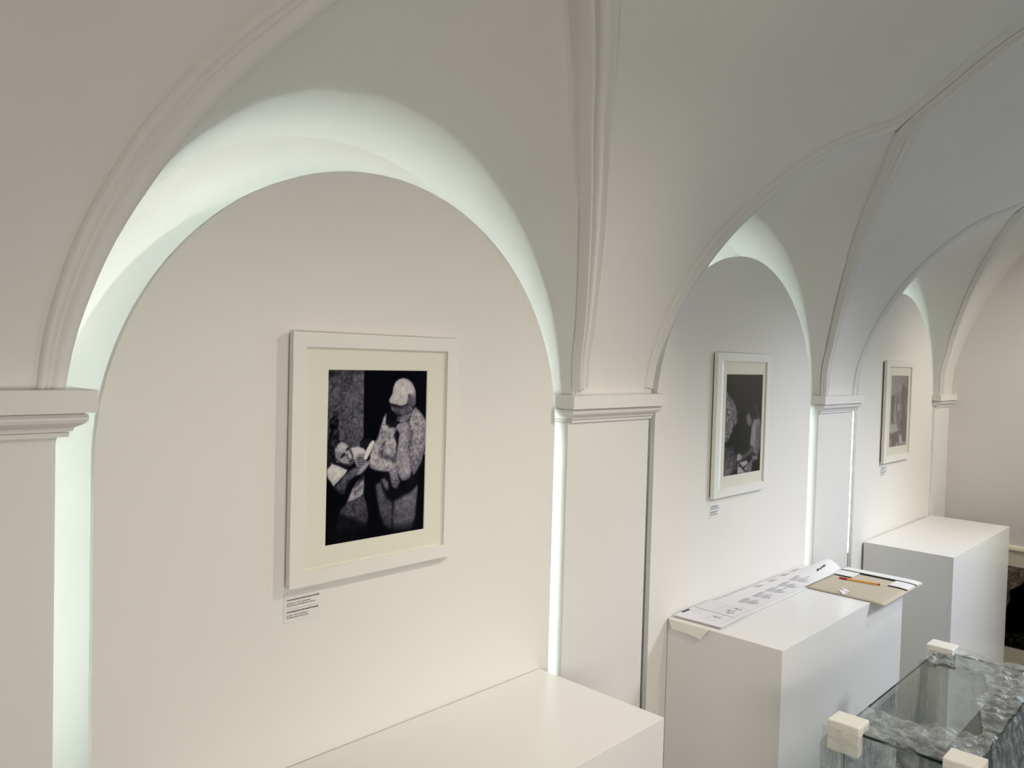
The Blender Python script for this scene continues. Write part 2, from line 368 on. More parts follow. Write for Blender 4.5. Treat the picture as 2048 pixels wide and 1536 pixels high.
#PHOTO_BEGIN
OPS1 = [([(-0.051,-0.01),(0.338,-0.005),(0.343,0.21),(0.346,0.396),(0.313,0.424),(0.315,0.461),(-0.03,0.458)],0.36,0.012,(0.15,-0.1),0.22,0,1),([(-0.051,-0.01),(0.338,-0.005),(0.337,0.026),(0.008,0.053),(-0.048,0.06)],0.26,0.015,(0,0),0.15,0,0.9),([(-0.005,0.018),(0.11,0.014),(0.116,0.031),(-0.004,0.041)],0.13,0.015,(0,0),0.1,0,0.8),([(0.098,0.025),(0.211,0.047),(0.177,0.206),(0.126,0.249),(0.082,0.161)],0.27,0.06,(0,0),0.2,0,0.6),([(-0.033,0.401),(0.046,0.39),(0.078,0.593),(-0.021,0.657)],0.09,0.03,(0,0),0.1,0,1),([(0.313,0.416),(0.417,0.399),(0.42,0.466),(0.316,0.476)],0.12,0.02,(0,0),0.05,0,0.8),([(0.021,0.282),(0.052,0.272),(0.046,0.25),(0.062,0.238),(0.095,0.242),(0.105,0.259),(0.096,0.277),(0.109,0.299),(0.103,0.335),(0.118,0.353),(0.101,0.371),(0.114,0.407),(0.033,0.404),(0.02,0.375),(0.038,0.347),(0.02,0.317)],0.08,0.008,(0.3,0),0.25,0,1),([(0.051,0.253),(0.08,0.244),(0.092,0.256),(0.063,0.261)],0.4,0.02,(0,0),0.1,0,0.7),([(0.054,0.354),(0.079,0.355),(0.086,0.377),(0.057,0.38)],0.33,0.03,(0,0),0.1,0,0.6),([(0.009,0.445),(0.047,0.411),(0.104,0.401),(0.157,0.413),(0.129,0.426),(0.083,0.453),(0.073,0.481),(0.092,0.522),(0.135,0.553),(0.077,0.557),(0.024,0.532),(0.005,0.488)],0.13,0.015,(0,0),0.25,0,1),([(0.072,0.456),(0.1,0.43),(0.134,0.414),(0.175,0.425),(0.21,0.452),(0.231,0.479),(0.251,0.509),(0.26,0.526),(0.243,0.542),(0.207,0.549),(0.163,0.545),(0.116,0.529),(0.086,0.503)],0.68,0.02,(-0.35,-0.25),0.12,0.15,1),([(0.085,0.482),(0.13,0.462),(0.153,0.496),(0.121,0.523),(0.092,0.507)],0.5,0.03,(0,0),0.08,0,0.7),([(0.1,0.43),(0.134,0.414),(0.176,0.426),(0.202,0.446),(0.171,0.454),(0.136,0.468),(0.105,0.459)],0.8,0.025,(0,0),0.06,0,0.8),([(0.128,0.504),(0.145,0.487),(0.169,0.48),(0.183,0.486),(0.174,0.495),(0.155,0.501),(0.14,0.51)],0.16,0.008,(0,0),0.0,0,0.95),([(0.135,0.489),(0.159,0.476),(0.175,0.474),(0.164,0.482),(0.143,0.493)],0.1,0.006,(0,0),0.0,0,0.8),([(0.177,0.463),(0.191,0.45),(0.21,0.445),(0.219,0.453),(0.206,0.461),(0.189,0.469)],0.14,0.008,(0,0),0.0,0,0.95),([(0.189,0.466),(0.213,0.476),(0.236,0.498),(0.232,0.508),(0.213,0.511),(0.203,0.502),(0.205,0.49)],0.86,0.01,(0,0),0.03,0.1,0.85),([(0.178,0.479),(0.2,0.492),(0.203,0.505),(0.213,0.514),(0.229,0.512),(0.223,0.522),(0.199,0.516),(0.186,0.5)],0.3,0.01,(0,0),0.0,0,0.8),([(0.206,0.528),(0.228,0.524),(0.256,0.515),(0.259,0.523),(0.235,0.533),(0.211,0.536)],0.12,0.007,(0,0),0.0,0,0.9),([(0.163,0.54),(0.207,0.543),(0.247,0.535),(0.261,0.526),(0.264,0.536),(0.229,0.556),(0.182,0.555)],0.3,0.015,(0,0),0.05,0,0.9),([(0.083,0.503),(0.116,0.526),(0.163,0.543),(0.207,0.552),(0.208,0.567),(0.141,0.565),(0.087,0.539)],0.1,0.015,(0,0),0.08,0,0.95),([(0.086,0.514),(0.11,0.519),(0.117,0.534),(0.096,0.531)],0.5,0.012,(0,0),0.05,0,0.8),([(0.008,0.592),(0.011,0.563),(0.053,0.535),(0.105,0.548),(0.197,0.578),(0.178,0.603),(0.127,0.636),(0.068,0.664),(0.044,0.637),(0.022,0.618)],0.87,0.015,(0.05,-0.6),0.12,0.08,1),([(0.222,0.456),(0.248,0.449),(0.306,0.449),(0.352,0.461),(0.368,0.475),(0.362,0.497),(0.311,0.505),(0.273,0.525),(0.259,0.526),(0.248,0.494)],0.86,0.015,(-0.2,-0.2),0.1,0.05,1),([(0.197,0.769),(0.216,0.738),(0.247,0.693),(0.294,0.652),(0.36,0.623),(0.361,0.679),(0.356,0.729),(0.325,0.745),(0.263,0.759)],0.72,0.02,(0.3,0.2),0.25,0.1,1),([(0.26,0.708),(0.35,0.675),(0.357,0.69),(0.273,0.728)],0.3,0.03,(0,0),0.1,0,0.7),([(0.265,0.687),(0.317,0.631),(0.352,0.597),(0.364,0.635),(0.307,0.671)],0.1,0.03,(0,0),0.1,0,0.8),([(0.076,0.668),(0.127,0.632),(0.184,0.599),(0.254,0.568),(0.316,0.563),(0.341,0.574),(0.292,0.611),(0.212,0.65),(0.168,0.714),(0.142,0.715),(0.106,0.696)],0.42,0.02,(0.5,-0.35),0.2,0.18,1),([(0.286,0.611),(0.317,0.572),(0.368,0.544),(0.405,0.533),(0.414,0.552),(0.37,0.587),(0.319,0.613)],0.72,0.02,(0.2,-0.3),0.1,0.12,1),([(0.266,0.536),(0.277,0.507),(0.304,0.49),(0.347,0.491),(0.375,0.512),(0.38,0.539),(0.369,0.557),(0.329,0.569),(0.284,0.564)],0.7,0.015,(0.1,-0.2),0.18,0.16,1),([(0.293,0.51),(0.363,0.511),(0.364,0.518),(0.295,0.519)],0.18,0.006,(0,0),0,0,0.9),([(0.288,0.522),(0.368,0.524),(0.369,0.53),(0.289,0.53)],0.22,0.006,(0,0),0,0,0.85),([(0.288,0.537),(0.364,0.537),(0.363,0.544),(0.292,0.545)],0.2,0.006,(0,0),0,0,0.9),([(0.299,0.552),(0.352,0.552),(0.35,0.558),(0.304,0.559)],0.25,0.006,(0,0),0,0,0.8),([(0.349,0.523),(0.369,0.478),(0.406,0.435),(0.433,0.417),(0.453,0.418),(0.457,0.434),(0.433,0.467),(0.383,0.528)],0.93,0.008,(0,0),0.03,0.04,1),([(0.198,0.771),(0.263,0.759),(0.359,0.737),(0.393,0.801),(0.408,0.863),(0.392,0.914),(0.308,0.942),(0.25,1.002),(0.096,0.985),(0.108,0.855),(0.146,0.801)],0.25,0.02,(0.15,-0.35),0.18,0,1),([(-0.015,0.801),(0.112,0.82),(0.558,0.954),(1.006,0.977),(1.015,1.138),(-0.005,1.016)],0.02,0.04,(0,0),0.03,0,0.75),([(0.807,0.321),(0.848,0.244),(0.882,0.227),(0.951,0.27),(0.998,0.311),(1.008,0.384),(0.996,0.479),(0.953,0.58),(0.903,0.633),(0.871,0.651),(0.847,0.613),(0.82,0.502)],0.63,0.018,(-0.2,-0.25),0.28,0.1,1),([(0.83,0.345),(0.855,0.378),(0.845,0.456),(0.827,0.439)],0.25,0.03,(0,0),0.2,0,0.7),([(0.569,0.259),(0.544,0.282),(0.515,0.342),(0.492,0.394),(0.456,0.434),(0.416,0.492),(0.409,0.54),(0.419,0.575),(0.464,0.595),(0.528,0.605),(0.606,0.613),(0.629,0.661),(0.644,0.701),(0.69,0.721),(0.726,0.683),(0.698,0.619),(0.68,0.526),(0.686,0.433),(0.678,0.356),(0.616,0.3)],0.68,0.018,(-0.25,-0.1),0.3,0.1,1),([(0.548,0.366),(0.529,0.426),(0.509,0.486),(0.543,0.526),(0.595,0.528),(0.573,0.474),(0.565,0.412)],0.46,0.04,(0,0),0.35,0,0.8),([(0.503,0.493),(0.55,0.527),(0.669,0.556),(0.67,0.533),(0.575,0.512),(0.521,0.471)],0.22,0.03,(0,0),0.3,0,0.7),([(0.672,0.371),(0.703,0.395),(0.703,0.442),(0.675,0.433),(0.654,0.393)],0.05,0.025,(0,0),0.05,0,0.95),([(0.566,0.275),(0.578,0.257),(0.616,0.242),(0.648,0.285),(0.689,0.302),(0.697,0.325),(0.671,0.348),(0.618,0.346),(0.565,0.321)],0.06,0.02,(0,0),0.08,0,1),([(0.671,0.348),(0.686,0.329),(0.736,0.317),(0.801,0.312),(0.827,0.341),(0.825,0.408),(0.819,0.486),(0.857,0.606),(0.838,0.664),(0.796,0.679),(0.744,0.673),(0.701,0.627),(0.677,0.572),(0.686,0.503),(0.702,0.434),(0.71,0.388)],0.66,0.018,(-0.6,-0.1),0.2,0.16,1),([(0.748,0.553),(0.823,0.549),(0.821,0.643),(0.766,0.64)],0.72,0.06,(0,0),0.2,0,0.5),([(0.594,0.181),(0.609,0.163),(0.628,0.143),(0.635,0.105),(0.657,0.074),(0.693,0.055),(0.742,0.047),(0.797,0.057),(0.846,0.083),(0.876,0.126),(0.877,0.189),(0.867,0.213),(0.826,0.214),(0.798,0.2),(0.731,0.219),(0.664,0.21),(0.609,0.202)],0.84,0.015,(-0.25,-0.35),0.14,0.12,1),([(0.798,0.149),(0.87,0.142),(0.876,0.209),(0.841,0.24),(0.809,0.208)],0.58,0.03,(0,0),0.35,0.1,0.9),([(0.614,0.212),(0.677,0.211),(0.731,0.219),(0.801,0.202),(0.847,0.232),(0.832,0.275),(0.806,0.313),(0.756,0.318),(0.723,0.32),(0.682,0.306),(0.687,0.279),(0.646,0.251),(0.618,0.239)],0.52,0.015,(0.15,-0.1),0.35,0.12,1),([(0.611,0.204),(0.731,0.222),(0.801,0.208),(0.801,0.218),(0.732,0.233),(0.618,0.217)],0.12,0.02,(0,0),0.1,0,0.85),([(0.629,0.24),(0.734,0.271),(0.794,0.262),(0.795,0.272),(0.721,0.284),(0.667,0.267)],0.12,0.02,(0,0),0.1,0,0.8),([(0.682,0.302),(0.748,0.284),(0.802,0.282),(0.796,0.305),(0.736,0.319)],0.6,0.02,(0,0),0.15,0.1,0.8),([(0.798,0.145),(0.806,0.145),(0.79,0.211),(0.782,0.211)],0.3,0.006,(0,0),0,0,0.7),([(0.806,0.149),(0.814,0.149),(0.8,0.213),(0.792,0.213)],0.3,0.006,(0,0),0,0,0.7),([(0.814,0.153),(0.823,0.153),(0.809,0.215),(0.801,0.215)],0.3,0.006,(0,0),0,0,0.7),([(0.823,0.157),(0.831,0.157),(0.819,0.217),(0.811,0.216)],0.3,0.006,(0,0),0,0,0.7),([(0.831,0.161),(0.839,0.161),(0.829,0.218),(0.82,0.218)],0.3,0.006,(0,0),0,0,0.7),([(0.84,0.165),(0.848,0.165),(0.838,0.22),(0.83,0.22)],0.3,0.006,(0,0),0,0,0.7),([(0.848,0.169),(0.856,0.169),(0.848,0.222),(0.84,0.222)],0.3,0.006,(0,0),0,0,0.7),([(0.857,0.173),(0.865,0.173),(0.858,0.224),(0.85,0.224)],0.3,0.006,(0,0),0,0,0.7),([(0.865,0.177),(0.873,0.178),(0.868,0.225),(0.859,0.225)],0.3,0.006,(0,0),0,0,0.7),([(0.628,0.22),(0.827,0.231),(0.827,0.236),(0.631,0.226)],0.22,0.008,(0,0),0,0,0.75),([(0.64,0.231),(0.827,0.238),(0.827,0.243),(0.643,0.236)],0.22,0.008,(0,0),0,0,0.75),([(0.652,0.241),(0.827,0.245),(0.828,0.25),(0.655,0.246)],0.22,0.008,(0,0),0,0,0.75),([(0.665,0.251),(0.828,0.252),(0.828,0.257),(0.668,0.257)],0.22,0.008,(0,0),0,0,0.75),([(0.677,0.261),(0.828,0.259),(0.828,0.264),(0.68,0.267)],0.22,0.008,(0,0),0,0,0.75),([(0.925,0.545),(0.932,0.546),(0.936,0.57),(0.929,0.569)],0.35,0.006,(0,0),0,0,0.55),([(0.872,0.434),(0.877,0.434),(0.887,0.459),(0.881,0.458)],0.3,0.006,(0,0),0,0,0.55),([(0.973,0.497),(0.977,0.497),(0.984,0.526),(0.98,0.525)],0.9,0.006,(0,0),0,0,0.55),([(0.955,0.417),(0.963,0.417),(0.969,0.447),(0.962,0.446)],0.35,0.006,(0,0),0,0,0.55),([(0.967,0.562),(0.972,0.562),(0.962,0.577),(0.956,0.577)],0.35,0.006,(0,0),0,0,0.55),([(0.989,0.509),(0.995,0.509),(1.004,0.542),(0.998,0.542)],0.9,0.006,(0,0),0,0,0.55),([(0.516,0.55),(0.524,0.55),(0.532,0.578),(0.525,0.578)],0.9,0.006,(0,0),0,0,0.55),([(0.867,0.556),(0.874,0.557),(0.881,0.591),(0.874,0.591)],0.3,0.006,(0,0),0,0,0.55),([(0.984,0.363),(0.993,0.363),(1.005,0.377),(0.996,0.377)],0.3,0.006,(0,0),0,0,0.55),([(0.843,0.435),(0.848,0.435),(0.845,0.469),(0.839,0.468)],0.3,0.006,(0,0),0,0,0.55),([(0.507,0.562),(0.512,0.562),(0.508,0.596),(0.503,0.595)],0.9,0.006,(0,0),0,0,0.55),([(0.967,0.384),(0.975,0.385),(0.973,0.4),(0.965,0.399)],0.9,0.006,(0,0),0,0,0.55),([(0.521,0.47),(0.526,0.471),(0.527,0.503),(0.522,0.503)],0.9,0.006,(0,0),0,0,0.55),([(0.988,0.567),(0.994,0.568),(0.984,0.592),(0.978,0.592)],0.35,0.006,(0,0),0,0,0.55),([(0.885,0.456),(0.889,0.456),(0.894,0.483),(0.89,0.483)],0.35,0.006,(0,0),0,0,0.55),([(0.98,0.497),(0.986,0.497),(0.989,0.509),(0.985,0.509)],0.35,0.006,(0,0),0,0,0.55),([(0.901,0.328),(0.908,0.328),(0.916,0.345),(0.909,0.345)],0.35,0.006,(0,0),0,0,0.55),([(0.505,0.568),(0.508,0.568),(0.51,0.595),(0.506,0.595)],0.9,0.006,(0,0),0,0,0.55),([(0.627,0.492),(0.632,0.492),(0.635,0.519),(0.631,0.519)],0.35,0.006,(0,0),0,0,0.55),([(0.586,0.321),(0.591,0.321),(0.594,0.349),(0.589,0.349)],0.35,0.006,(0,0),0,0,0.55),([(0.921,0.376),(0.926,0.377),(0.93,0.408),(0.926,0.408)],0.9,0.006,(0,0),0,0,0.55),([(0.88,0.411),(0.884,0.411),(0.889,0.438),(0.883,0.438)],0.3,0.006,(0,0),0,0,0.55),([(0.655,0.436),(0.661,0.437),(0.663,0.468),(0.656,0.467)],0.9,0.006,(0,0),0,0,0.55),([(0.656,0.309),(0.663,0.31),(0.669,0.332),(0.662,0.332)],0.35,0.006,(0,0),0,0,0.55),([(0.565,0.54),(0.568,0.54),(0.565,0.573),(0.56,0.573)],0.3,0.006,(0,0),0,0,0.55),([(0.657,0.556),(0.662,0.556),(0.654,0.588),(0.648,0.588)],0.9,0.006,(0,0),0,0,0.55),([(0.552,0.394),(0.559,0.394),(0.559,0.411),(0.553,0.41)],0.3,0.006,(0,0),0,0,0.55),([(0.627,0.533),(0.633,0.534),(0.642,0.546),(0.635,0.545)],0.3,0.006,(0,0),0,0,0.55),([(0.867,0.29),(0.874,0.29),(0.883,0.31),(0.876,0.31)],0.3,0.006,(0,0),0,0,0.55),([(0.851,0.559),(0.855,0.559),(0.857,0.591),(0.852,0.591)],0.35,0.006,(0,0),0,0,0.55),([(0.848,0.463),(0.854,0.464),(0.85,0.488),(0.843,0.488)],0.35,0.006,(0,0),0,0,0.55),([(0.533,0.498),(0.537,0.498),(0.531,0.518),(0.528,0.518)],0.35,0.006,(0,0),0,0,0.55),([(0.937,0.464),(0.946,0.465),(0.937,0.477),(0.928,0.477)],0.9,0.006,(0,0),0,0,0.55),([(0.951,0.557),(0.955,0.557),(0.949,0.579),(0.945,0.579)],0.35,0.006,(0,0),0,0,0.55),([(0.842,0.34),(0.846,0.34),(0.844,0.355),(0.84,0.354)],0.9,0.006,(0,0),0,0,0.55),([(0.878,0.477),(0.887,0.478),(0.895,0.512),(0.888,0.512)],0.9,0.006,(0,0),0,0,0.55),([(0.939,0.443),(0.946,0.443),(0.936,0.457),(0.929,0.457)],0.3,0.006,(0,0),0,0,0.55),([(0.586,0.395),(0.59,0.395),(0.583,0.425),(0.58,0.425)],0.35,0.006,(0,0),0,0,0.55),([(0.987,0.515),(0.995,0.515),(0.996,0.528),(0.987,0.527)],0.9,0.006,(0,0),0,0,0.55),([(0.489,0.556),(0.494,0.557),(0.496,0.57),(0.491,0.569)],0.3,0.006,(0,0),0,0,0.55),([(0.978,0.386),(0.984,0.387),(0.984,0.408),(0.978,0.408)],0.3,0.006,(0,0),0,0,0.55),([(0.876,0.522),(0.883,0.523),(0.887,0.558),(0.88,0.557)],0.9,0.006,(0,0),0,0,0.55),([(0.909,0.322),(0.917,0.322),(0.911,0.344),(0.903,0.343)],0.35,0.006,(0,0),0,0,0.55),([(0.978,0.451),(0.983,0.451),(0.991,0.484),(0.985,0.484)],0.3,0.006,(0,0),0,0,0.55),([(0.575,0.539),(0.581,0.539),(0.586,0.563),(0.579,0.563)],0.35,0.006,(0,0),0,0,0.55),([(0.932,0.539),(0.937,0.539),(0.944,0.558),(0.94,0.558)],0.3,0.006,(0,0),0,0,0.55),([(0.89,0.417),(0.896,0.417),(0.903,0.45),(0.896,0.45)],0.9,0.006,(0,0),0,0,0.55),([(0.572,0.434),(0.58,0.434),(0.579,0.462),(0.572,0.462)],0.9,0.006,(0,0),0,0,0.55),([(0.65,0.554),(0.658,0.554),(0.65,0.581),(0.643,0.58)],0.3,0.006,(0,0),0,0,0.55),([(0.642,0.521),(0.648,0.521),(0.653,0.536),(0.646,0.536)],0.3,0.006,(0,0),0,0,0.55),([(0.647,0.389),(0.653,0.389),(0.647,0.411),(0.639,0.41)],0.3,0.006,(0,0),0,0,0.55),([(0.562,0.306),(0.567,0.306),(0.559,0.325),(0.554,0.324)],0.9,0.006,(0,0),0,0,0.55),([(0.51,0.622),(0.613,0.618),(0.643,0.7),(0.697,0.722),(0.85,0.669),(0.921,0.654),(0.924,0.718),(0.801,0.775),(0.655,0.798),(0.567,0.748)],0.05,0.02,(0,0),0.06,0,1),([(0.53,0.654),(0.566,0.649),(0.602,0.674),(0.611,0.706),(0.596,0.724),(0.565,0.702)],0.5,0.02,(0,0),0.15,0.1,1),([(0.621,0.653),(0.687,0.665),(0.726,0.683),(0.703,0.717),(0.657,0.713)],0.5,0.02,(0,0),0.25,0.1,1),([(0.657,0.902),(0.67,0.799),(0.746,0.774),(0.834,0.758),(0.916,0.717),(0.925,0.734),(0.913,0.816),(0.904,0.911),(0.867,0.998),(0.664,0.976)],0.44,0.03,(0.1,-0.55),0.16,0.12,1),([(0.479,0.684),(0.525,0.667),(0.553,0.724),(0.601,0.778),(0.658,0.806),(0.655,0.971),(0.584,0.949),(0.528,0.867),(0.495,0.765)],0.34,0.03,(0,-0.4),0.14,0.06,1),([(-0.01,0.894),(0.271,0.931),(1.005,0.968),(1.029,1.14),(-0.005,1.016)],0.03,0.06,(0,0),0.03,0,0.7)]
OPS2 = [([(-0.009,0.14),(0.09,0.205),(0.238,0.278),(0.318,0.375),(0.322,0.483),(0.236,0.522),(0.159,0.609),(0.08,0.659),(-0.02,0.678)],0.55,0.03,(-0.1,0.0),0.45,0.14,1),([(-0.016,0.72),(0.232,0.707),(0.326,0.796),(0.357,0.918),(0.335,0.953),(0.181,1.003),(-0.006,1.003)],0.32,0.03,(-0.2,0.2),0.35,0.1,1),([(0.004,0.945),(0.168,0.871),(0.268,0.925),(0.181,1.003),(-0.006,1.003)],0.45,0.05,(0,0),0.35,0,0.7),([(0.81,0.337),(0.895,0.388),(0.99,0.466),(0.957,0.49),(0.848,0.437)],0.3,0.04,(0,0),0.2,0,0.7),([(0.582,0.406),(0.604,0.364),(0.686,0.347),(0.765,0.361),(0.784,0.411),(0.748,0.459),(0.662,0.444)],0.1,0.03,(0,0),0.15,0,1),([(0.75,0.317),(0.801,0.308),(0.853,0.323),(0.86,0.353),(0.799,0.362),(0.757,0.346)],0.3,0.04,(0,0),0.1,0.1,1),([(0.557,0.429),(0.6,0.388),(0.658,0.401),(0.706,0.446),(0.75,0.484),(0.726,0.514),(0.641,0.532),(0.597,0.498),(0.574,0.466)],0.5,0.03,(-0.6,0),0.12,0.1,1),([(0.721,0.532),(0.788,0.454),(0.954,0.458),(1.007,0.566),(0.998,0.717),(0.917,0.838),(0.782,0.794),(0.742,0.737),(0.689,0.716)],0.62,0.03,(-0.4,-0.1),0.14,0.1,1),([(0.856,0.512),(1.001,0.503),(1.004,0.767),(0.923,0.826),(0.847,0.76)],0.38,0.06,(0,0),0.1,0,0.6),([(0.725,0.736),(0.804,0.746),(0.809,0.795),(0.569,0.851),(0.423,0.861),(0.404,0.83),(0.646,0.781)],0.4,0.03,(0,-0.3),0.1,0.08,1),([(0.335,0.857),(0.358,0.797),(0.416,0.788),(0.491,0.822),(0.472,0.862),(0.375,0.868)],0.74,0.03,(0,0),0.1,0.1,1),([(0.376,0.883),(0.621,0.872),(0.657,0.899),(0.618,1.001),(0.371,0.994)],0.75,0.03,(0,0),0.15,0,1),([(0.367,0.882),(0.408,0.879),(0.616,0.983),(0.573,0.99)],0.1,0.02,(0,0),0,0,0.95),([(0.496,0.939),(0.632,0.91),(0.634,0.928),(0.518,0.962)],0.1,0.02,(0,0),0,0,0.95),([(0.395,0.908),(0.476,0.907),(0.462,0.927),(0.403,0.928)],0.15,0.02,(0,0),0,0,0.9),([(0.643,0.923),(0.762,0.868),(0.791,0.881),(0.752,1.001),(0.651,1.0)],0.5,0.04,(-0.3,0),0.1,0,1),([(0.752,0.83),(0.924,0.839),(0.922,0.882),(0.791,0.881)],0.62,0.04,(0,0),0.1,0,0.9)]
OPS3 = [([(-0.035,-0.006),(1.015,-0.006),(1.017,0.162),(0.457,0.247),(0.364,0.296),(0.015,0.294)],0.62,0.03,(-0.15,0.1),0.2,0,1),([(0.483,0.248),(0.668,0.217),(0.685,0.129),(0.771,0.117),(0.815,0.161),(0.997,0.172),(0.958,0.441),(0.54,0.435)],0.34,0.04,(0,0),0.3,0,1),([(0.053,0.288),(0.332,0.259),(0.376,0.668),(0.076,0.661)],0.3,0.04,(0,0),0.3,0,1),([(0.166,0.135),(0.22,0.095),(0.283,0.116),(0.313,0.234),(0.336,0.432),(0.398,0.681),(0.215,0.664),(0.192,0.529),(0.252,0.382),(0.253,0.234)],0.64,0.035,(0.1,0),0.2,0,1),([(-0.003,0.306),(0.046,0.306),(0.108,0.674),(0.04,0.685)],0.66,0.03,(0,0),0.1,0,0.9),([(0.488,0.185),(0.536,0.167),(0.562,0.198),(0.564,0.336),(0.602,0.436),(0.525,0.497),(0.423,0.496),(0.423,0.409),(0.542,0.385)],0.7,0.03,(0,0),0.2,0,1),([(0.67,0.136),(0.735,0.118),(0.811,0.136),(0.797,0.174),(0.917,0.263),(0.905,0.44),(0.979,0.721),(0.614,0.724),(0.617,0.586),(0.649,0.412),(0.62,0.236)],0.26,0.04,(0.1,0),0.25,0,1),([(0.54,0.435),(0.703,0.425),(0.725,0.614),(0.545,0.616)],0.5,0.05,(0,0),0.25,0,0.9),([(0.811,0.351),(0.983,0.34),(0.984,0.594),(0.88,0.604)],0.5,0.05,(0,0),0.2,0,0.8),([(0.038,0.672),(0.43,0.688),(0.496,0.783),(0.091,0.814),(0.022,0.782)],0.78,0.04,(0,0),0.3,0,1),([(-0.021,0.817),(0.626,0.793),(0.692,0.726),(1.006,0.721),(0.99,1.006),(-0.015,0.999)],0.32,0.05,(0,0),0.3,0,1),([(0.548,0.847),(0.711,0.839),(0.77,0.941),(0.982,0.955),(0.971,0.986),(0.58,0.978)],0.76,0.04,(0,0),0.2,0,1),([(-0.004,0.89),(0.139,0.895),(0.158,1.006),(0.015,1.001)],0.6,0.05,(0,0),0.3,0,0.8),([(0.398,0.953),(0.515,0.951),(0.522,0.995),(0.406,0.997)],0.8,0.04,(0,0),0.1,0,0.9)]
OPS4 = [([(0,0),(1,0),(1,1),(0,1)],.42,.02,(0,-.2),.3,0,1),([(0,.78),(1,.74),(1,1),(0,1)],.12,.03,(0,0),.3,0,1),
 ([(.06,.74),(.11,.55),(.15,.42),(.14,.30),(.24,.22),(.30,.14),(.38,.13),(.44,.18),(.42,.26),(.52,.34),(.55,.48),(.50,.60),(.44,.70),(.46,.80),(.10,.80)],.0,.015,(0,0),.02,0,1),
 ([(.34,.25),(.42,.36),(.47,.35),(.40,.28)],.5,.02,(0,0),.1,0,.9)]
IMG1 = paint(200, 278, OPS1, .012, (.008,.012,.04), (.47,.45,.51), (.96,.94,.92))
IMG2 = paint(84, 110, OPS2, .03, (.02,.035,.03), (.44,.41,.45), (.86,.84,.83))
IMG3 = paint(70, 98, OPS3, .45, (.22,.18,.19), (.50,.46,.46), (.82,.80,.79))
IMG4 = paint(60, 57, OPS4, .4, (.01,.01,.012), (.45,.41,.37), (.8,.78,.74))
#PHOTO_END

def framed(x0, x1, z0, z1, ph, img, label):
    root = empty('framed_photograph', ((x0+x1)/2, 1.6, z0)); tag(root, label, 'picture', None)
    w = .034; yf, ym = 1.576, 1.584
    ring = [(x0, z0), (x1, z0), (x1, z1), (x0, z1)]; inn = [(x0+w, z0+w), (x1-w, z0+w), (x1-w, z1-w), (x0+w, z1-w)]
    v = [(x, yf, z) for x, z in ring]+[(x, yf, z) for x, z in inn]+[(x, 1.593, z) for x, z in ring]+[(x, 1.593, z) for x, z in inn]
    f = []
    for i in range(4):
        j = (i+1) % 4; f += [(i, j, 4+j, 4+i), (8+i, 12+i, 12+j, 8+j), (i, 8+i, 8+j, j), (4+i, 4+j, 12+j, 12+i)]
    obj('frame', v, f, M_frame, root, bevel=.0012)
    box('backing', (x0+.007, 1.5925, z0+.007), (x1-.007, 1.5999, z1-.007), M_back, root)
    # mat board with bevelled window
    px0, px1, pz0, pz1 = ph; a = [(x0+w-.004, z0+w-.004), (x1-w+.004, z0+w-.004), (x1-w+.004, z1-w+.004), (x0+w-.004, z1-w+.004)]
    b = [(px0, pz0), (px1, pz0), (px1, pz1), (px0, pz1)]; c = [(px0+.0015, pz0+.0015), (px1-.0015, pz0+.0015), (px1-.0015, pz1-.0015), (px0+.0015, pz1-.0015)]
    v = [(x, ym, z) for x, z in a]+[(x, ym, z) for x, z in b]+[(x, ym+.002, z) for x, z in c]
    f = []
    for i in range(4):
        j = (i+1) % 4; f += [(i, j, 4+j, 4+i), (4+i, 4+j, 8+j, 8+i)]
    obj('mat_board', v, f, M_matb, root)
    print_mesh('print', px0, px1, pz0, pz1, ym+.0022, img, root)
    box('glass', (x0+w-.003, 1.5805, z0+w-.003), (x1-w+.003, 1.582, z1-w+.003), M_pane, root)
framed(.924, 1.417, -.533, .052, (1.021, 1.321, -.450, -.033), IMG1, 'large white-framed photograph of a man carving a pale statue, on the nearest panel')
framed(2.800, 3.258, -.532, .053, (2.886, 3.204, -.451, -.033), IMG2, 'white-framed dark photograph of a person working at a rounded sculpture, middle panel')
framed(4.700, 5.165, -.535, .055, (4.800, 5.100, -.450, -.030), IMG3, 'farthest white-framed photograph showing a pale studio with tall figures, over the last plinth')

# ------------------------------------------------------------------ caption labels
FONT = None
def text_mesh(name, lines, m, parent):
    """lines: (text, x, z, size, width, bold) on the wall plane y=1.5984"""
    V, F = [], []
    for s, x, z, size, width, bold in lines:
        cu = bpy.data.curves.new('t', 'FONT'); cu.body = s; cu.size = 1.0; cu.offset = .035 if bold else .012; cu.resolution_u = 2
        ob = bpy.data.objects.new('t', cu); C.objects.link(ob)
        bpy.context.view_layer.update()
        me = bpy.data.meshes.new_from_object(ob.evaluated_get(bpy.context.evaluated_depsgraph_get()))
        xs_ = [p.co.x for p in me.vertices]; k = width/(max(xs_)-min(xs_)) if width else size; x_0 = min(xs_)
        o = len(V)
        V += [(x+(p.co.x-x_0)*k, 1.5983, z+p.co.y*size) for p in me.vertices]
        F += [tuple(o+i for i in p.vertices) for p in me.polygons]
        bpy.data.objects.remove(ob); bpy.data.meshes.remove(me); bpy.data.curves.remove(cu)
    return obj(name, V, F, m, parent)
def caption(x0, x1, z0, z1, lines, rule, label):
    root = empty('caption_label', ((x0+x1)/2, 1.5995, z0)); tag(root, label, 'label', None)
    box('card', (x0, 1.5988, z0), (x1, 1.6003, z1), M_label, root)
    text_mesh('lettering', lines, M_ink, root)
    if rule:
        xa, xb, z = rule
        strips('rule_line', [[(xa, 1.5984, z), (xb, 1.5984, z), (xb, 1.5984, z+.0007), (xa, 1.5984, z+.0007)]], M_rule, root)
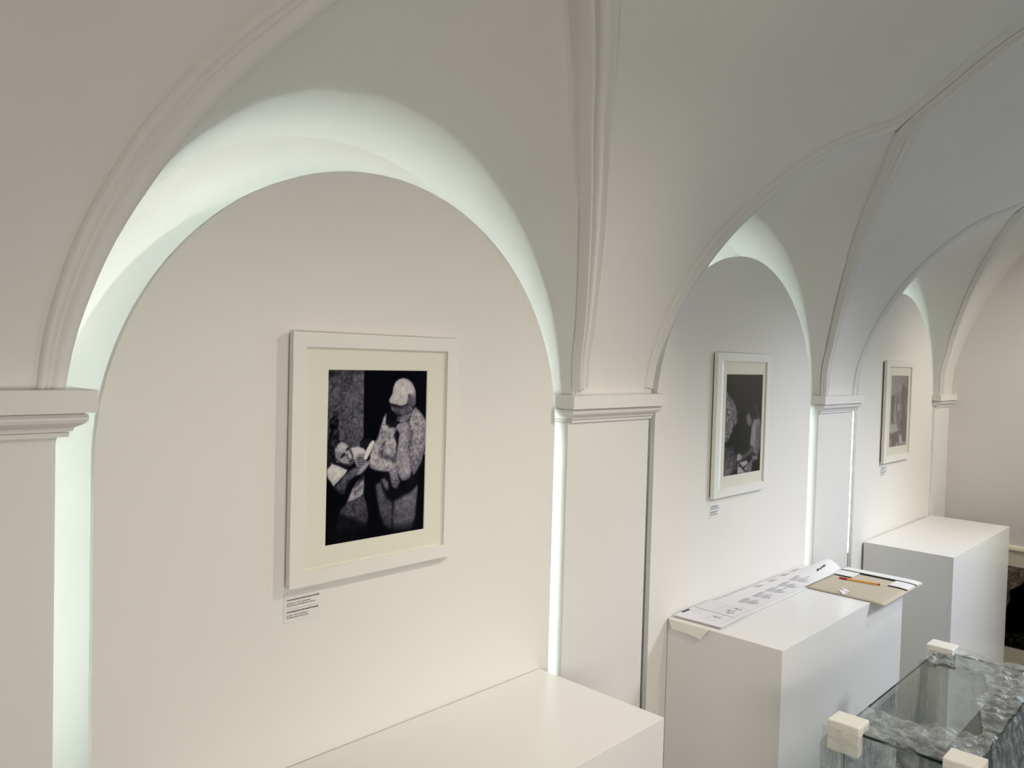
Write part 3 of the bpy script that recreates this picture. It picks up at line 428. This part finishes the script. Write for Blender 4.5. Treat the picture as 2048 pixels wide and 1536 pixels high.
caption(.925, 1.026, -.617, -.548, [
    ('August Zamoyski przy modelu gipsowym swego Rhei', .932, -.5655, .0052, .0845, True),
    ('Rio de Janeiro, ok. 1945, fot. Carlos Moskovics', .932, -.5735, .0042, .0615, False),
    ('Muzeum Literatury im. Adama Mickiewicza w Warszawie', .932, -.5785, .0042, .0745, False),
    ('August Zamoyski next to a plaster model of his statue Rhea', .932, -.5935, .0052, .083, True),
    ('Rio de Janeiro, c. 1945, photo: Carlos Moskovics', .932, -.6015, .0042, .053, False),
    ('Adam Mickiewicz Museum of Literature in Warsaw', .932, -.6065, .0042, .057, False)], (.932, 1.017, -.5865),
    'small pale bilingual caption card on the wall under the photograph of sculptor and statue')
caption(2.812, 2.906, -.616, -.558, [
    ('August Zamoyski przy pracy', 2.818, -.569, .0058, .055, True),
    ('Rio de Janeiro, ok. 1945, fot. Carlos Moskovics', 2.818, -.5755, .0046, .062, False),
    ('Muzeum Literatury im. Adama Mickiewicza w Warszawie', 2.818, -.5805, .0046, .074, False),
    ('August Zamoyski at work', 2.818, -.5925, .0058, .056, True),
    ('Rio de Janeiro, c. 1945, photo: Carlos Moskovics', 2.818, -.599, .0046, .052, False),
    ('Adam Mickiewicz Museum of Literature in Warsaw', 2.818, -.604, .0046, .058, False)], (2.818, 2.897, -.5865),
    'small grey caption card on the wall under the middle framed photograph')
caption(4.722, 4.822, -.614, -.556, [
    ('August Zamoyski w pracowni', 4.728, -.5665, .0062, .085, True),
    ('Rio de Janeiro, ok. 1945', 4.728, -.573, .0052, .050, False),
    ('Muzeum Literatury w Warszawie', 4.728, -.581, .0052, .078, False),
    ('August Zamoyski in the studio', 4.728, -.592, .0062, .085, True),
    ('Rio de Janeiro, c. 1945', 4.728, -.598, .0052, .055, False),
    ('Museum of Literature in Warsaw', 4.728, -.606, .0052, .060, False)], None,
    'tiny caption card on the wall under the farthest framed photograph')

# ------------------------------------------------------------------ plinths
ZP = -.954
def plinth(x0, x1, y0, y1, label):
    o = box('plinth', (x0, y0, -H), (x1, y1, ZP), M_plinth, bevel=.0015); return tag(o, label, 'plinth', None)
plinth(.60, 1.809, 1.143, 1.5965, 'glossy white box plinth in the foreground under the nearest framed photograph, empty top')
plinth(2.532, 3.737, 1.148, 1.598, 'glossy white box plinth in the middle with papers and cardboard on top')
plinth(4.482, 5.680, 1.140, 1.590, 'glossy white box plinth farthest from the camera, empty top, by the end wall')

# ------------------------------------------------------------------ papers on the middle plinth
# long curled sheet with blocks of text
def zs_sheet(x, y):
    h = .036*max(0, min(1, (x-3.32)/.42))**1.3; v = (y-1.408)/(1.592-1.408)
    return ZP+.0022+h*math.sin(math.pi*min(max(v, 0), 1))
root = empty('printed_sheet', (3.3, 1.5, ZP)); tag(root, 'long white printed sheet with its far end curled up, lying along the wall', 'paper', None)
rows = []
for i in range(45):
    t = i/44; r = []
    for j in range(17):
        v = j/16; x = 2.70+(3.775-2.70)*t; y0 = 1.408+.028*max(0, (x-3.3)/.48); y1 = 1.592-.03*max(0, (x-3.4)/.38)
        y = y0+(y1-y0)*v; r.append((x, y, zs_sheet(x, 1.408+(1.592-1.408)*v)))
    rows.append(r)
v, f = grid(rows); so = obj('paper', v, f, M_paper, root, smooth=True)
md = so.modifiers.new('th', 'SOLIDIFY'); md.thickness = .0004
q = []
def mark(x0, y0, x1, w):
    zz = [zs_sheet(x, 1.408+(1.592-1.408)*min(1, max(0, (y0-1.408)/.184)))+.0012 for x in (x0, x1)]
    q.append([(x0, y0, zz[0]), (x1, y0, zz[1]), (x1, y0+w, zz[1]+.0003), (x0, y0+w, zz[0]+.0003)])
for bx in (2.915, 3.030, 3.147, 3.262, 3.380):
    y = 1.510; q = []
    for rowi in range(7):
        ln = (.085, .092, .05, .06, .095, .045, .035)[rowi]*(.85+.3*random.random()); off = (0, 0, .004, .012, .006, .012, .02)[rowi]
        if rowi == 3: y -= .004
        mark(bx+off, y, bx+off+ln, .0042 if rowi in (0, 3) else .0032); y -= .0092
    strips('text_block', q, M_grey, root)
for bx in (3.16, 3.29, 3.41, 3.52):
    q = []
    for rowi in range(3): mark(bx+.008*rowi, 1.572-.007*rowi, bx+.05+.008*rowi, .0028)
    strips('text_block', q, M_grey, root)
q = []
for k in range(9):
    x = 3.585+k*.0112; mark(x, 1.470+(.003 if k % 3 else 0), x+.0085, .010 if k != 4 else .004)
strips('bold_heading', q, M_ink, root)

# cream sheet hanging over the left edge
root = tag(obj('tracing_sheet', *(lambda a: (a[0], a[1]))(grid(
    [[(2.5265-.010*t, 1.592-.02*t, ZP-.030*t-.0005), (2.5265-.013*t, 1.50, ZP-.030*t-.0005), (2.5265-.018*t, 1.424+.022*t, ZP-.034*t-.0005)] for t in (1, .6, .25, 0)] +
    [[(2.536, 1.593, ZP+.0006), (2.536, 1.50, ZP+.0006), (2.536, 1.423, ZP+.0006)], [(2.62, 1.593, ZP+.0006), (2.62, 1.50, ZP+.0006), (2.62, 1.423, ZP+.0006)]])), M_tracing),
    'cream sheet of paper under the forms, hanging over the left plinth edge', 'paper', None)
md = root.modifiers.new('th', 'SOLIDIFY'); md.thickness = .0004

# stack of forms
root = empty('paper_form', (2.7, 1.5, ZP)); tag(root, 'small stack of printed forms with table grid and black bar on the middle plinth', 'paper', None)
poly = [(2.556, 1.590), (2.842, 1.592), (2.848, 1.412), (2.566, 1.396)]
for k in range(3):
    d = .0035*k
    sheet('page', [(x+random.uniform(-.003, .003), y+random.uniform(-.003, .003)) for x, y in poly], ZP+.0030+.0022*k, .0010, M_paper2, root)
zf = ZP+.0086
def fl(x0, y0, x1, y1, w):
    dx, dy = x1-x0, y1-y0; l = math.hypot(dx, dy); nx, ny = -dy/l*w/2, dx/l*w/2
    return [(x0-nx, y0-ny, zf), (x1-nx, y1-ny, zf), (x1+nx, y1+ny, zf), (x0+nx, y0+ny, zf)]
q = []
for x in (2.735, 2.77, 2.80, 2.83): q.append(fl(x, 1.585, x, 1.418, .0012))
for x in (2.61, 2.64, 2.67): q.append(fl(x, 1.50, x, 1.415, .0010))
for y in (1.585, 1.515, 1.485, 1.455, 1.418): q.append(fl(2.70 if y > 1.5 else 2.60, y, 2.835, y, .0011))
for x in (2.655, 2.685): q.append(fl(x, 1.575, x, 1.525, .003))
strips('grid_lines', q, M_rule, root)
strips('heavy_line', [fl(2.704, 1.588, 2.702, 1.416, .0035)], M_ink, root)
strips('black_bar', [fl(2.609, 1.5855, 2.662, 1.5855, .011)], M_ink, root)
for (x, y) in ((2.655, 1.468), (2.74, 1.462), (2.765, 1.470), (2.805, 1.462)):
    q = []
    pts = [(x+.003*math.sin(k*2.1), y+.006*k-.018) for k in range(6)]
    for a, b in zip(pts[:-1], pts[1:]): q.append(fl(a[0]-.006*(b[1] > y), a[1], b[0]+.006, b[1], .0035))
    strips('handwriting', q, M_ink, root)

# grey cardboard and what lies on it
def bend(x, y): return ZP+.0045-.010*max(0, (1.148-y)/.055)**2*.5-.004*max(0, (x-3.737)/.085)**2
rows = [[(3.335+(3.822-3.335)*i/16, 1.093+(1.425-1.093)*j/14, 0) for j in range(15)] for i in range(17)]
rows = [[(x, y, bend(x, y)) for x, y, _ in r] for r in rows]
v, f = grid(rows); card = tag(obj('cardboard_sheet', v, f, M_card, smooth=True), 'grey-brown cardboard sheet overhanging the front corner of the middle plinth', 'cardboard', None)
md = card.modifiers.new('th', 'SOLIDIFY'); md.thickness = .0022
def bent(name, x0, x1, y0, y1, dz, t, m, parent=None):
    rows = [[(x0+(x1-x0)*i/3, y0+(y1-y0)*j/10, bend(x0+(x1-x0)*i/3, y0+(y1-y0)*j/10)+dz) for j in range(11)] for i in range(4)]
    v, f = grid(rows); o = obj(name, v, f, m, parent); md = o.modifiers.new('th', 'SOLIDIFY'); md.thickness = t; md.offset = 1 if False else 0; return o
wb = empty('foam_board_strip', (3.78, 1.26, ZP)); tag(wb, 'long narrow white board strip with a black edge lying on the cardboard', 'board', None)
bent('white_face', 3.748, 3.822, 1.094, 1.424, .0048, .0040, M_paper, wb)
bent('black_edge', 3.736, 3.748, 1.095, 1.424, .0040, .0026, M_black, wb)
for y0, y1, x0, lab in ((1.337, 1.418, 3.636, 'small white blank card on the cardboard beside the red pen cap'), (1.097, 1.178, 3.630, 'small white blank card at the overhanging front edge of the cardboard')):
    r_ = empty('blank_card', (3.69, (y0+y1)/2, ZP)); tag(r_, lab, 'card', None)
    bent('white_face', x0+.003, 3.733, y0, y1, .0042, .0030, M_paper, r_)
    bent('shadow_edge', x0, x0+.003, y0, y1, .0036, .0022, M_black, r_)  # shadow along the card's left edge, put in as a black strip

# fineliner
pa, pb = Vector((3.581, 1.371, ZP+.0105)), Vector((3.607, 1.203, ZP+.0105))
pen = empty('fineliner_pen', tuple((pa+pb)/2)); tag(pen, 'orange fineliner pen with dark red cap lying on the grey cardboard', 'pen', None)
ax = (pb-pa).normalized(); s1 = ax.cross(Vector((0, 0, 1))).normalized(); s2 = s1.cross(ax)
def rod(name, prof, n, m):
    rows = []
    for t, r in prof:
        c = pa+(pb-pa)*t; rows.append([tuple(c+s1*r*math.cos(2*math.pi*k/n)+s2*r*math.sin(2*math.pi*k/n)) for k in range(n+1)])
    v, f = grid(rows); f = list(f)+[tuple(range(n)), tuple(range((len(rows)-1)*(n+1), (len(rows)-1)*(n+1)+n))]
    return obj(name, v, f, m, pen)
rod('barrel', [(.19, .0042), (.955, .0042)], 6, M_orange)
rod('cap', [(0, .0036), (.012, .0046), (.185, .0048), (.195, .0044)], 16, M_red)
rod('end_plug', [(.953, .0043), (.985, .0040), (1.0, .0026)], 12, M_red)
# torn scrap of paper
sv = [(3.342, 1.262, 0), (3.352, 1.283, .012), (3.372, 1.262, .002), (3.395, 1.289, .014), (3.402, 1.266, .005), (3.391, 1.249, .002), (3.366, 1.246, .010), (3.35, 1.249, .001)]
sc = obj('paper_scrap', [(x, y, ZP+.0068+z) for x, y, z in sv]+[(3.372, 1.266, ZP+.015)], [(i, (i+1) % 8, 8) for i in range(8)], M_paper)
tag(sc, 'small crumpled white scrap of torn paper at the cardboard edge', 'paper', None)
sc.modifiers.new('th', 'SOLIDIFY').thickness = .0005

# ------------------------------------------------------------------ print leaning on the end wall
po = empty('mounted_print', (XE-.02, .8, -H)); tag(po, 'large cream-bordered print of a dark statue silhouette, standing against the end wall', 'picture', None)
box('cream_mount', (XE-.02, .62, -H), (XE-.004, 1.34, -1.166), M_cream, po)
print_mesh('print', 1.26, .70, -1.79, -1.258, XE-.0208, IMG4, po, along='y')

# ------------------------------------------------------------------ glass vitrine wrapped in film
ZV = -1.05; vx0, vx1, vy0, vy1 = 2.326, 3.255, .530, .866
vt = empty('glass_display_case', ((vx0+vx1)/2, (vy0+vy1)/2, -H)); tag(vt, 'rectangular clear glass display case wrapped in stretch film, lower right corner', 'display case', None)
tg_ = .008
def pane(a, b, dark=True):
    o = box('glass_panel', a, b, M_vglass, vt)
    o.data.materials.append(M_glassedge)
    ext = [b[i]-a[i] for i in range(3)]; th = ext.index(min(ext))
    for p in o.data.polygons:
        if dark and abs(p.normal[th]) < .5: p.material_index = 1
pane((vx0, vy0, ZV-tg_), (vx1, vy1, ZV))
pane((vx0, vy0, -H+.01), (vx1, vy0+tg_, ZV-tg_), False); pane((vx0, vy1-tg_, -H+.01), (vx1, vy1, ZV-tg_), False)
pane((vx0, vy0+tg_, -H+.01), (vx0+tg_, vy1-tg_, ZV-tg_)); pane((vx1-tg_, vy0+tg_, -H+.01), (vx1, vy1-tg_, ZV-tg_), False)
box('base', (vx0-.004, vy0-.004, -H), (vx1+.004, vy1+.004, -H+.012), M_black, vt)
for (x, y, sx, sy, lab) in ((vx0, vy1, 1, -1, 'cream foam corner protector on the glass case corner nearest the middle plinth'),
                            (vx1, vy1, -1, -1, 'cream foam corner protector on the glass case, farthest, before the last plinth'),
                            (vx0, vy0, 1, 1, 'cream foam corner protector on the glass case cut by the bottom picture edge')):
    ax_, bx_ = sorted((x-sx*.032, x+sx*.050)); ay_, by_ = sorted((y-sy*.030, y+sy*.060))
    o = box('corner_protector', (ax_, ay_, ZV-.062), (bx_, by_, ZV+.026), M_foam, bevel=.004)
    ix, jx = sorted((x-sx*.0012, x+sx*.2)); iy, jy = sorted((y-sy*.0012, y+sy*.2))
    cut = box('cutter', (ix, iy, ZV-.3), (jx, jy, ZV+.0012), M_foam)      # hollow for the glass corner
    md = o.modifiers.new('hollow', 'BOOLEAN'); md.object = cut; md.operation = 'DIFFERENCE'; md.solver = 'EXACT'
    bpy.context.view_layer.update()
    me = bpy.data.meshes.new_from_object(o.evaluated_get(bpy.context.evaluated_depsgraph_get()))
    o.modifiers.clear(); o.data = me; bpy.data.objects.remove(cut)
    tag(o, lab, 'corner protector', 'foam protectors on the glass case')

def wr(x, y, s=1.0):
    return s*(.006*math.sin(41*x+17*y+2*math.sin(23*y))+.005*math.sin(73*y-29*x+1.7*math.sin(31*x))+.003*math.sin(131*x+90*y))
hole = [(2.509, .695), (2.490, .95), (3.105, .95), (3.071, .827), (3.097, .683), (3.007, .651), (2.960, .632), (2.940, .628), (2.833, .642), (2.729, .603), (2.558, .554)]
def inside(x, y):
    c = False; n = len(hole)
    for i in range(n):
        (x0, y0), (x1, y1) = hole[i], hole[(i+1) % n]
        if (y0 > y) != (y1 > y) and x < (x1-x0)*(y-y0)/(y1-y0)+x0: c = not c
    return c
film = empty('stretch_film', ((vx0+vx1)/2, (vy0+vy1)/2, -H)); tag(film, 'wrinkled transparent plastic stretch film wrapped round the glass case', 'plastic film', None)
FOOT = [(vx0, vy1, 1, -1), (vx1, vy1, -1, -1), (vx0, vy0, 1, 1)]
def under_foam(x, y):
    return any(-.034 < (x-fx)*sx < .053 and -.034 < (y-fy)*sy < .063 for fx, fy, sx, sy in FOOT)
nx, ny = 220, 80; v = []; f = []; X = np.linspace(vx0-.008, vx1+.008, nx); Y = np.linspace(vy0-.008, vy1+.008, ny)
for x in X:
    for y in Y: v.append((x, y, ZV+.004+abs(wr(x, y))*1.3+(.014*max(0, (.66-y)/.15)*abs(math.sin(19*x)) if x > 2.6 else 0)))
for i in range(nx-1):
    for j in range(ny-1):
        xm, ym = (X[i]+X[i+1])/2, (Y[j]+Y[j+1])/2
        if not inside(xm, ym) and not under_foam(xm, ym): f.append((i*ny+j, (i+1)*ny+j, (i+1)*ny+j+1, i*ny+j+1))
obj('top_film', v, f, M_film, film, smooth=True)
def side(name, pfun, n, m_):
    rows = []
    for i in range(n):
        t = i/(n-1); rows.append([pfun(t, j/(m_-1)) for j in range(m_)])
    v, f = grid(rows); obj(name, v, f, M_film, film, smooth=True)
ztop = ZV+.010; zh = ztop-(-H+.05)
def sm(x): x = min(1, max(0, x)); return x*x*(3-2*x)
def out_(dist, depth):       # how far the film stands off the glass: it is stretched over the foam corners
    return .036*sm((1.0-depth)/.95)*sm((.19-dist)/.12)
def wx(t): return vx0-.04+(vx1-vx0+.08)*t
def wy(t): return vy0-.04+(vy1-vy0+.08)*t
side('near_film', lambda t, s: (vx0-.006-out_(min(abs(wy(t)-vy1), abs(wy(t)-vy0)), zh*s)-abs(wr(s*.9, t*.3))*.8, min(max(wy(t), vy0-.008-out_(0, zh*s)), vy1+.008+out_(0, zh*s)), ztop-zh*s), 60, 110)
side('wall_side_film', lambda t, s: (min(max(wx(t), vx0-.008-out_(0, .05+zh*s)), vx1+.008+out_(0, .05+zh*s)), vy1+.006+out_(min(abs(wx(t)-vx0), abs(wx(t)-vx1)), .05+zh*s)+abs(wr(t, s*.9))*.6, ztop-.05-(zh-.05)*s), 110, 70)
side('aisle_side_film', lambda t, s: (min(max(wx(t), vx0-.008-out_(0, zh*s)), vx1+.008), vy0-.006-out_(abs(wx(t)-vx0), zh*s)-abs(wr(t, s*.9)), ztop-zh*s), 110, 70)
side('far_film', lambda t, s: (vx1+.006+out_(abs(wy(t)-vy1), zh*s)+abs(wr(s*.9, t*.3))*.8, min(max(wy(t), vy0-.008), vy1+.008+out_(0, zh*s)), ztop-zh*s), 50, 70)

# ------------------------------------------------------------------ lights
LED_E = 14.0
M_led.node_tree.nodes['Principled BSDF'].inputs['Emission Strength'].default_value = LED_E
def spot(loc, to, e, ang, col=(1, .93, .82), r=.05, blend=.6):
    l = bpy.data.lights.new('track_or_fill_spot', 'SPOT'); l.energy = e; l.spot_size = math.radians(ang); l.spot_blend = blend; l.color = col; l.shadow_soft_size = r  # shared by the track spots and the added fill spots
    o = bpy.data.objects.new('track_or_fill_spot', l); C.objects.link(o); o.location = (loc[0], loc[1], loc[2]+H)
    d = Vector(to)-Vector(loc); o.rotation_euler = d.to_track_quat('-Z', 'Y').to_euler(); return o
LIGHTS = {  # watts and colours
    'spot_a': (80, (1, .93, .80)), 'spot_b': (42, (1, .96, .92)), 'spot_c': (48, (1, .92, .76)), 'spot_d': (24, (1, .93, .80)),
    'fill_spot_e': (232, (.88, .92, 1)), 'fill_spot_f': (100, (1, .93, .80)), 'fill_spot_g': (66, (1, .94, .82)), 'win_a': (80, (1, .945, .85)), 'win_b': (24, (.60, .80, 1)),  # spots e, f and g are added fill, not lamps of the room
}
def lit(k): return LIGHTS[k]
def area(loc, to, e, sx, sy, col):
    l = bpy.data.lights.new('window_daylight', 'AREA'); l.shape = 'RECTANGLE'; l.size = sx; l.size_y = sy; l.energy = e; l.color = col
    o = bpy.data.objects.new('window_daylight', l); C.objects.link(o); o.location = (loc[0], loc[1], loc[2]+H)
    o.rotation_euler = (Vector(to)-Vector(loc)).to_track_quat('-Z', 'Y').to_euler()
for k, loc, to, ang, bl in (('spot_a', (2.8, -.05, 1.15), (1.05, 1.6, -1.35), 68, .9), ('spot_b', (4.5, -.05, 1.15), (3.1, 1.5, -1.35), 62, .9),
        ('spot_c', (5.5, -.05, 1.15), (5.1, 1.5, -1.1), 72, .9), ('spot_d', (1.0, -.05, 1.15), (.75, 1.6, -1.35), 64, .9),
        ('fill_spot_e', (4.4, -.85, .9), (3.8, 1.1, -1.3), 74, .9), ('fill_spot_g', (1.3, -.6, 1.1), (2.3, 1.3, -1.3), 60, .9), ('fill_spot_f', (5.3, -.6, 1.1), (5.95, .9, -.5), 80, .9)):
    e, col = lit(k)
    if e > 0: spot(loc, to, e, ang, col, r=.30 if k == 'fill_spot_e' else .07, blend=bl)
e, col = lit('win_a')
if e > 0: area(((WA[0]+WA[1])/2, YR-.3, (WA[2]+WA[3])/2), ((WA[0]+WA[1])/2+.9, 0, (WA[2]+WA[3])/2-.3), e, WA[1]-WA[0], WA[3]-WA[2], col)
e, col = lit('win_b')
if e > 0: area((XE+.3, (WB[0]+WB[1])/2, (WB[2]+WB[3])/2), (3.5, 0, (WB[2]+WB[3])/2), e, WB[1]-WB[0], WB[3]-WB[2], col)
w = bpy.data.worlds.new('World'); bpy.context.scene.world = w; w.use_nodes = True
w.node_tree.nodes['Background'].inputs[0].default_value = (.6, .75, 1, 1); w.node_tree.nodes['Background'].inputs[1].default_value = .05

# ------------------------------------------------------------------ camera
R = [[0.6954278160503377, -0.003200522493328313, 0.7185888318915257], [-0.7180968527544377, -0.040359185788165636, 0.6947719382550563], [0.02677802695549239, -0.9991801102795661, -0.0303651855598627]]
cam = bpy.data.cameras.new('camera'); co = bpy.data.objects.new('camera', cam); C.objects.link(co)
cam.sensor_fit = 'HORIZONTAL'; cam.sensor_width = 36; cam.lens = 1571.656451009571/2048*36; cam.clip_start = .02
m = Matrix.Identity(4)
for i in range(3):
    m[i][0] = R[i][0]; m[i][1] = -R[i][1]; m[i][2] = -R[i][2]
m[0][3], m[1][3], m[2][3] = 0, 0, H
co.matrix_world = m
sc_ = bpy.context.scene; sc_.camera = co
vs = sc_.view_settings; vs.view_transform = 'Standard'; vs.look = 'None'; vs.exposure = 0.07; vs.gamma = 1.0; vs.use_curve_mapping = False
